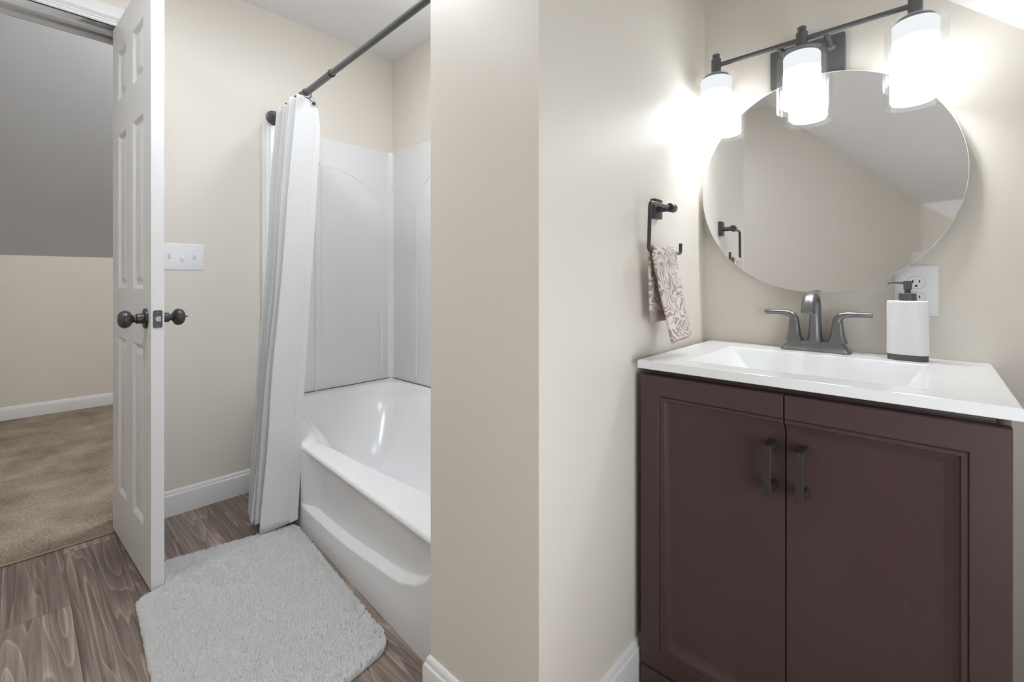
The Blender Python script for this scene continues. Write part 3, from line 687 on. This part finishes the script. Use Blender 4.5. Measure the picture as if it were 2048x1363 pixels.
# one-piece sink top
KX0, KX1, KY0, KZ0, KZ1 = -.5355, .1035, 1.0390, .8035, .8240
def sink_z(x, y):
    bx0, bx1, by0, by1 = -.432, -.010, 1.112, 1.425
    dl, dr_, df, db = (x-bx0)/.085, (bx1-x)/.060, (y-by0)/.070, (by1-y)/.040
    d = min(dl, dr_, df, db)
    s = sstep(-.12, .10, d)*.03+(min(1, max(0, d))*.97 if d > 0 else 0)
    s = s if d < .85 else lerp(s, 1, sstep(.85, 1.15, d))
    return KZ1-.095*min(1, s)
gx = list(np.unique(np.round(np.concatenate([[KX0+.003], np.linspace(-.45, -.33, 40), np.linspace(-.33, -.09, 26), np.linspace(-.09, .004, 34), [.05, KX1-.003]]), 5)))
gy = list(np.unique(np.round(np.concatenate([[KY0+.003, 1.07], np.linspace(1.095, 1.20, 34), np.linspace(1.20, 1.37, 12), np.linspace(1.37, 1.445, 36), [1.5, YB-.001]]), 5)))
mb = MB().grid(lambda u, v: (u, v, sink_z(u, v)), gx, gy)
def ringz(ins, z): return [Vector((KX0+ins, KY0+ins, z)), Vector((KX1-ins, KY0+ins, z)), Vector((KX1-ins, YB-.001, z)), Vector((KX0+ins, YB-.001, z))]
mb.loft([ringz(.003, KZ1), ringz(.001, KZ1-.0008), ringz(0, KZ1-.003), ringz(0, KZ0+.001), ringz(.001, KZ0), ringz(.02, KZ0)], True, False, False)
mb.box((-.50, 1.09, KZ0-.085), (.06, 1.5, KZ0-.08)) if False else None
top = mb.build('sink_top', M['counter'], smooth=30)
tag(top, 'white vanity top with a rectangular moulded basin over the brown cabinet', 'sink')

# ------------------------------------------------------------------ faucet
FX, FY = -.2385, 1.503
fa = thing('faucet', 'grey two-handle faucet on the white sink top below the round mirror', 'faucet', (FX, FY, KZ1))
def fring(hx, hy, r, z): return rrect(FX, FY, hx, hy, r, KZ1+z, 6)
fb = MB().loft([fring(.081, .0285, .012, 0), fring(.0815, .0290, .012, .003), fring(.0795, .0275, .011, .0055), fring(.0755, .0250, .010, .009), fring(.070, .0225, .009, .015), fring(.0660, .0208, .008, .021), fring(.0640, .0200, .008, .0255), fring(.0625, .0190, .007, .027)]).build('base', M['gunmetal'], fa, smooth=35)
tc_ = bpy.data.curves.new('lettering', 'FONT'); tc_.body = 'Pfister'; tc_.size = .0075; tc_.align_x = 'CENTER'; tc_.extrude = .0002
t0_ = bpy.data.objects.new('lettering_curve', tc_); COL.objects.link(t0_)
lm = bpy.data.meshes.new_from_object(t0_); bpy.data.objects.remove(t0_); bpy.data.curves.remove(tc_)
lm.materials.clear()
tx = link('lettering', lm, M['chrome'], fb)
tx.location = (FX, FY-.0232, KZ1+.0118); tx.rotation_euler = (math.radians(68), 0, 0)
sp = [(FX, FY, KZ1+.026), (FX, FY, KZ1+.030), (FX, FY-.0005, KZ1+.040), (FX, FY-.001, KZ1+.060), (FX, FY-.001, KZ1+.090), (FX, FY-.003, KZ1+.115), (FX, FY-.010, KZ1+.135), (FX, FY-.025, KZ1+.150), (FX, FY-.046, KZ1+.1565), (FX, FY-.068, KZ1+.153), (FX, FY-.086, KZ1+.142), (FX, FY-.097, KZ1+.127), (FX, FY-.102, KZ1+.112)]
fl = [(.0205, .0205), (.0195, .0195), (.0168, .0172), (.0146, .0154), (.0132, .0142), (.0130, .0140), (.0130, .0142), (.0125, .0146), (.0118, .0150), (.0118, .0154), (.0125, .0158), (.0132, .0160), (.0138, .0162)]
spo = MB().tube(sp, 1, n=28, flat=[(b, a) for a, b in fl], up=(1, 0, 0)).build('spout', M['gunmetal'], fa, smooth=50)
MB().lathe([(.0105, -.001), (.0105, .0012), (.0088, .0014), (.0085, -.002)], sp[-1], (0, -.32, -1), 24).build('aerator', M['chrome'], spo)
for sgn in (-1, 1):
    hx = FX+sgn*.0508
    pr = [(.0215, .0265), (.0222, .0280), (.0215, .0300), (.0190, .0345), (.0168, .042), (.0150, .052), (.0136, .063), (.0126, .074), (.0122, .081), (.0118, .0822)]
    ho = MB().loft([[Vector((hx+p.x, FY+p.y, KZ1+z)) for p in rrect(0, 0, r, r*.86, r*.55, 0, 6)] for r, z in pr]).build('handle', M['gunmetal'], fa, smooth=40)
    P_ = [(hx, FY, KZ1+.0822), (hx, FY, KZ1+.088), (hx+sgn*.003, FY, KZ1+.0945), (hx+sgn*.010, FY, KZ1+.1005), (hx+sgn*.020, FY, KZ1+.1035), (hx+sgn*.034, FY, KZ1+.1045), (hx+sgn*.052, FY, KZ1+.1045), (hx+sgn*.0735, FY, KZ1+.1040), (hx+sgn*.0750, FY, KZ1+.1038)]
    ff = [(.0118, .0108), (.0116, .0104), (.0100, .0098), (.0088, .0094), (.0080, .0090), (.0073, .0086), (.0068, .0084), (.0066, .0082), (.0054, .0070)]
    MB().tube(P_, 1, n=22, flat=[(b, a) for a, b in ff], up=(0, 1, 0)).build('lever', M['gunmetal'], ho, smooth=50)

# ------------------------------------------------------------------ soap dispenser
BX, BY = -.0440, 1.4845
so_ = thing('soap_dispenser', 'white ribbed oval soap dispenser with a grey pump beside the faucet', 'soap dispenser', (BX, BY, KZ1))
def oval(a, b, z, rib=0, n=144):
    out = []
    for k in range(n):
        t = 2*PI*k/n; c, s = math.cos(t), math.sin(t); q = (abs(c)**2.5+abs(s)**2.5)**(-1/2.5)
        m_ = 1+rib*math.cos(48*t); out.append(Vector((BX+a*q*c*m_, BY+b*q*s*m_, KZ1+z)))
    return out
zz = []; rings = [oval(.0385, .0245, .0145)]
for k in range(5):
    z0 = .016+k*.0252
    for f, rb in ((0, 0), (.06, .0), (.10, .017), (.90, .017), (.94, 0)): rings.append(oval(.0392, .0252, z0+f*.0252, rb if rb else -.004))
rings += [oval(.0392, .0252, .1420), oval(.0388, .0248, .1442), oval(.0375, .0238, .1455), oval(.018, .018, .1456)]
MB().loft(rings).build('bottle', M['ceramic'], so_, smooth=28)
MB().loft([oval(.0378, .0238, 0), oval(.0386, .0246, .001), oval(.0386, .0246, .0140), oval(.0380, .0240, .0146)]).build('base_band', M['darkgrey'], so_, smooth=40)
MB().lathe([(.0170, .1456), (.0170, .1630), (.0164, .1636), (0, .1636)], (BX, BY, KZ1), (0, 0, 1), 40, cap1=False).build('collar', M['darkgrey'], so_, smooth=40)
pm = MB().lathe([(.0060, .1636), (.0060, .172), (.0078, .1735), (.0082, .186), (.0086, .1935), (.0080, .1945), (0, .1945)], (BX, BY, KZ1), (0, 0, 1), 32, cap1=False).build('pump', M['darkgrey'], so_, smooth=40)
MB().tube([(BX-.004, BY, KZ1+.1900), (BX-.012, BY-.0, KZ1+.1900), (BX-.024, BY, KZ1+.1905), (BX-.033, BY, KZ1+.1900), (BX-.0365, BY, KZ1+.1880), (BX-.0375, BY, KZ1+.1860)], 1, n=14, flat=[(.0036, .0055), (.0034, .005), (.0030, .0042), (.0028, .0036), (.0026, .0032), (.0022, .0028)], up=(0, 0, 1)).build('nozzle', M['darkgrey'], pm, smooth=50)

# ------------------------------------------------------------------ outlet
ou = thing('wall_outlet', 'white oversized outlet plate on the beige wall behind the soap dispenser', 'outlet', (-.029, YB, .994))
ox0, ox1, oz0, oz1 = -.0715, .0125, .930, 1.0575
MB().loft([[Vector((a, YB, b)) for a, b in ((ox0, oz0), (ox1, oz0), (ox1, oz1), (ox0, oz1))], [Vector((a, YB-.003, b)) for a, b in ((ox0, oz0), (ox1, oz0), (ox1, oz1), (ox0, oz1))],
           [Vector((a, YB-.0055, b)) for a, b in ((ox0+.006, oz0+.006), (ox1-.006, oz0+.006), (ox1-.006, oz1-.006), (ox0+.006, oz1-.006))]]).build('cover_plate', M['plastic'], ou, bevel=.0008)
oc = (ox0+ox1)/2
for zc in (1.0135, .9745):
    face = []
    for k in range(48):
        t = 2*PI*k/48; face.append((max(-.0168, min(.0168, .0172*math.cos(t)))+oc, zc+max(-.0142, min(.0142, .0172*math.sin(t)))))
    rc = MB().loft([[Vector((x, YB-.0054, z)) for x, z in face], [Vector((x, YB-.0068, z)) for x, z in face]])
    gr = MB().loft([[Vector((oc+(x-oc)*1.05, YB-.0052, zc+(z-zc)*1.05)) for x, z in face], [Vector((oc+(x-oc)*1.05, YB-.0056, zc+(z-zc)*1.05)) for x, z in face]])
    rc = rc.build('receptacle', M['plastic'], ou)
    gr.build('groove', M['groove'], rc)
    for dx, w, h in ((-.0064, .0012, .0042), (.0064, .0012, .0034)):
        MB().box((oc+dx-w, YB-.0070, zc+.0035-h), (oc+dx+w, YB-.0066, zc+.0035+h)).build('slot', M['black'], rc)
    MB().lathe([(.0027, 0), (.0027, .0004)], (oc, YB-.0066, zc-.0078), (0, -1, 0), 14).build('slot', M['black'], rc)
MB().lathe([(.0030, 0), (.0030, .0008), (.0015, .0012)], (oc, YB-.0055, .994), (0, -1, 0), 14).build('screw', M['plastic'], ou)

# ------------------------------------------------------------------ round mirror, its left edge standing further off the wall
TH = .055; MR = .3035; MY = 1.490; MXC, MZC = -.238, 1.289
mt = Vector((math.cos(TH), math.sin(TH), 0)); mn = Vector((math.sin(TH), -math.cos(TH), 0)); mc = Vector((MXC, MY+MR*math.sin(TH), MZC))
mi_ = thing('wall_mirror', 'frameless round mirror on the wall above the sink and faucet', 'mirror', mc)
def mring(r, d, n=160): return [mc+mt*r*math.cos(2*PI*k/n)+Vector((0, 0, 1))*r*math.sin(2*PI*k/n)+mn*d for k in range(n)]
MB().loft([mring(MR-.0012, -.0002), mring(MR-.0012, .0003)]).build('mirror_face', M['silver'], mi_)
MB().loft([mring(MR-.010, -.0052), mring(MR, -.0050), mring(MR, 0), mring(MR-.0013, .0002), mring(MR-.0014, -.0006)], True, True, True).build('edge', M['mirror_edge'], mi_)
MB().box((MXC-.10, MY+.030, MZC-.10), (MXC+.10, YB-.0005, MZC+.10)).build('mount', M['darkgrey'], mi_, bevel=.002)

# ------------------------------------------------------------------ vanity light
LY, LZ = 1.440, 1.672; LXS = (-.4830, -.2595, -.0290)
vl = thing('vanity_light', 'three-shade vanity light with a dark metal bar above the round mirror', 'wall light', (-.2665, YB, LZ))
bp_ = MB().loft([[Vector((-.2665+p.x, YB-d, 1.646+p.y)) for p in rrect(0, 0, .0915-i, .057-i, .004, 0, 4)] for d, i in ((0, 0), (.016, 0), (.018, .002))]).build('backplate', M['fixture'], vl, smooth=30)
for x in (-.312, -.205):
    MB().lathe([(.0125, 0), (.0125, .005), (.009, .010), (.0065, .013), (.0065, YB-.018-LY)], (x, YB-.018, LZ-.004), (0, -1, .0), 20).build('arm', M['fixture'], vl, smooth=35)
MB().tube([(LXS[0], LY, LZ), (LXS[2], LY, LZ)], .0065, n=20).build('bar', M['fixture'], vl, smooth=60)
for x in LXS:
    sk = MB().lathe([(.036, 1.6345), (.0365, 1.6365), (.033, 1.6405), (.024, 1.6445), (.0150, 1.6470), (.0138, 1.649), (.0138, 1.690), (.0125, 1.6915), (.0085, 1.6925), (.0075, 1.696), (.0105, 1.699), (.0105, 1.7045), (.0085, 1.706), (0, 1.706)], (x, LY, 0), (0, 0, 1), 36, cap1=False).build('socket', M['fixture'], vl, smooth=35)
    MB().lathe([(.0405, 1.630), (.0432, 1.627), (.0436, 1.622), (.0436, 1.4905), (.0420, 1.4900), (.0420, 1.6215)], (x, LY, 0), (0, 0, 1), 48, cap0=True, cap1=False).build('frosted_shade', M['opal'], vl, smooth=40)
    MB().lathe([(0, 1.515), (.012, 1.517), (.022, 1.525), (.026, 1.537), (.024, 1.552), (.017, 1.570), (.013, 1.590), (.013, 1.620)], (x, LY, 0), (0, 0, 1), 28, cap0=False, cap1=False).build('bulb', M['bulb'], sk, smooth=60)
    MB().lathe([(.036, 1.6352), (.052, 1.6352), (.0575, 1.6335), (.0600, 1.6285), (.0600, 1.482), (.0582, 1.4815), (.0575, 1.482), (.0575, 1.628)], (x, LY, 0), (0, 0, 1), 64, cap0=False, cap1=False).build('clear_shade', M['glass'], vl, smooth=40)

# ------------------------------------------------------------------ towel ring and hand towel
RX = -.509
tr_ = thing('towel_ring', 'dark bronze open towel holder on the wall left of the mirror', 'towel ring', (XP1, 1.177, 1.215))
MB().loft([[Vector((XP1+d, 1.177+p.x, 1.213+p.y)) for p in rrect(0, 0, .0225-i, .0265-i, .002, 0, 3)] for d, i in ((0, 0), (.012, 0), (.013, .001))]).build('mount_plate', M['bronze'], tr_, smooth=30)
MB().tube([(XP1+.012, 1.177, 1.212), (RX-.004, 1.177, 1.212)], .0085, n=20).lathe([(.0105, -.012), (.0118, -.010), (.0118, .012), (.0105, .014)], (RX, 1.176, 1.212), (0, 1, 0), 24).build('post', M['bronze'], tr_, smooth=40)
ringp = fillet([(RX, 1.176, 1.212), (RX, 1.052, 1.212), (RX, 1.0445, 1.093), (RX, 1.2365, 1.093), (RX, 1.2365, 1.121)], .011, 6)
MB().tube(ringp, .0046, n=16).build('ring', M['bronze'], tr_, smooth=60)

# towel: one strip up the back of the bar, over it, and down the front
def towel_mesh():
    prof = []                                   # (x, z) of the mid-surface from the back hem to the front hem
    bz, fz = .912, .868; top = 1.093
    for k in range(20): prof.append((lerp(-.528, -.5205, k/19), lerp(bz, top-.006, k/19)))
    for k in range(1, 12):
        a = PI-PI*k/12; prof.append((RX+.0115*math.cos(a), top-.002+.0135*math.sin(a)))
    for k in range(26): prof.append((lerp(-.4975, -.473, (k/25)**1.3), lerp(top-.006, fz, k/25)))
    s = [0]
    for a, b in zip(prof, prof[1:]): s.append(s[-1]+math.hypot(b[0]-a[0], b[1]-a[1]))
    nv = 22; V = []; UV = []
    for i, ((x, z), d) in enumerate(zip(prof, s)):
        t = d/s[-1]; fr = sstep(.42, .52, t); down = max(0, (top-z)/.22)
        y0 = lerp(1.066+.030*down, 1.050+.058*down, fr); y1 = lerp(1.200+.018*down, 1.188+.045*down, fr)
        for j in range(nv):
            f = j/(nv-1); y = lerp(y0, y1, f)
            wob = .0030*math.sin(f*9+d*6)*down*(1 if fr else .6)+.0022*mnoise.noise(Vector((f*6, d*40, 2)))
            edge = -.006*(abs(2*f-1)**4)*fr
            V.append((x+wob+edge, y+.002*mnoise.noise(Vector((d*50, f*3, 8))), z+.014*(f-.5)*down*fr)); UV.append((f*.14, d))
    Fc = [(i*nv+j, i*nv+j+1, (i+1)*nv+j+1, (i+1)*nv+j) for i in range(len(prof)-1) for j in range(nv-1)]
    me = bpy.data.meshes.new('hand_towel'); me.from_pydata(V, [], Fc); me.update(); l = me.uv_layers.new(name='UVMap')
    for lp in me.loops: l.data[lp.index].uv = UV[lp.vertex_index]
    for p in me.polygons: p.use_smooth = True
    return me, s[-1]
me, TL = towel_mesh()
tw = link('hand_towel', me, M['towel']); tag(tw, 'taupe and cream patterned hand towel draped over the open towel holder', 'towel')
md = tw.modifiers.new('thickness', 'SOLIDIFY'); md.thickness = .0085; md.offset = 0
md = tw.modifiers.new('smooth', 'SUBSURF'); md.levels = md.render_levels = 2

# ------------------------------------------------------------------ seen only in the mirror, behind the camera
sh = MB().prism([(kneeX(YF)-.045, YF+.002), (kneeX(YF), YF+.002), (kneeX(YF+.40), YF+.40), (kneeX(YF+.40)-.045, YF+.40)], 1.06, 1.20).build('corner_ledge', M['trim'], bevel=.004)
tag(sh, 'small white ledge in the far corner, seen low at the right of the mirror', 'ledge')

# ------------------------------------------------------------------ ceiling lamp and the fill drums added for brightness (above the frame)
def dome(name, label, x, y, m, r):
    t = thing(name, label, 'ceiling light', (x, y, ZC))
    MB().lathe([(r+.012, 0), (r+.012, -.018), (r, -.022), (r-.01, -.022)], (x, y, ZC), (0, 0, 1), 48, cap1=True).build('rim', M['trim'], t, smooth=35)
    MB().lathe([(r-.008, -.022), (r*.93, -.040), (r*.75, -.058), (r*.45, -.071), (0, -.077)], (x, y, ZC), (0, 0, 1), 48, cap0=False, cap1=False).build('diffuser', m, t, smooth=60)
def drum(name, label, x, y, m, ms, r, h=.075, ZC=ZC):
    t = thing(name, label, 'ceiling light', (x, y, ZC))
    MB().lathe([(r+.010, 0), (r+.010, -.014), (r, -.018), (r-.01, -.018)], (x, y, ZC), (0, 0, 1), 48, cap1=True).build('rim', M['trim'], t, smooth=35)
    MB().lathe([(r-.004, -.018), (r-.002, -h+.012), (r-.008, -h)], (x, y, ZC), (0, 0, 1), 48, cap0=False, cap1=False).build('side_glass', ms, t, smooth=60)
    MB().lathe([(r-.008, -h), (r*.6, -h-.006), (0, -h-.008)], (x, y, ZC), (0, 0, 1), 48, cap0=False, cap1=False).build('diffuser', m, t, smooth=60)
drum('ceiling_light', 'round white drum ceiling lamp over the bath rug', -1.46, .33, M['dome_bath'], M['dome_bath_side'], .14)
drum('ceiling_light', 'added drum fill lamp near the wall opposite the bathtub', -1.62, -.48, M['dome_bath'], M['dome_bath_side'], .105)  # extra lamp added to brighten the door face, apron and rug
drum('ceiling_light', 'added drum fill lamp over the bathtub', -1.50, 1.15, M['fill_tub'], M['fill_tub_side'], .12)  # unseen lamp added to lift the surround and tub interior
drum('ceiling_light', 'added drum fill lamp in the carpeted room', -2.78, 1.0, M['fill_hall'], M['fill_hall'], .17, ZC=ZHC)  # unseen source added to light the room beyond the door
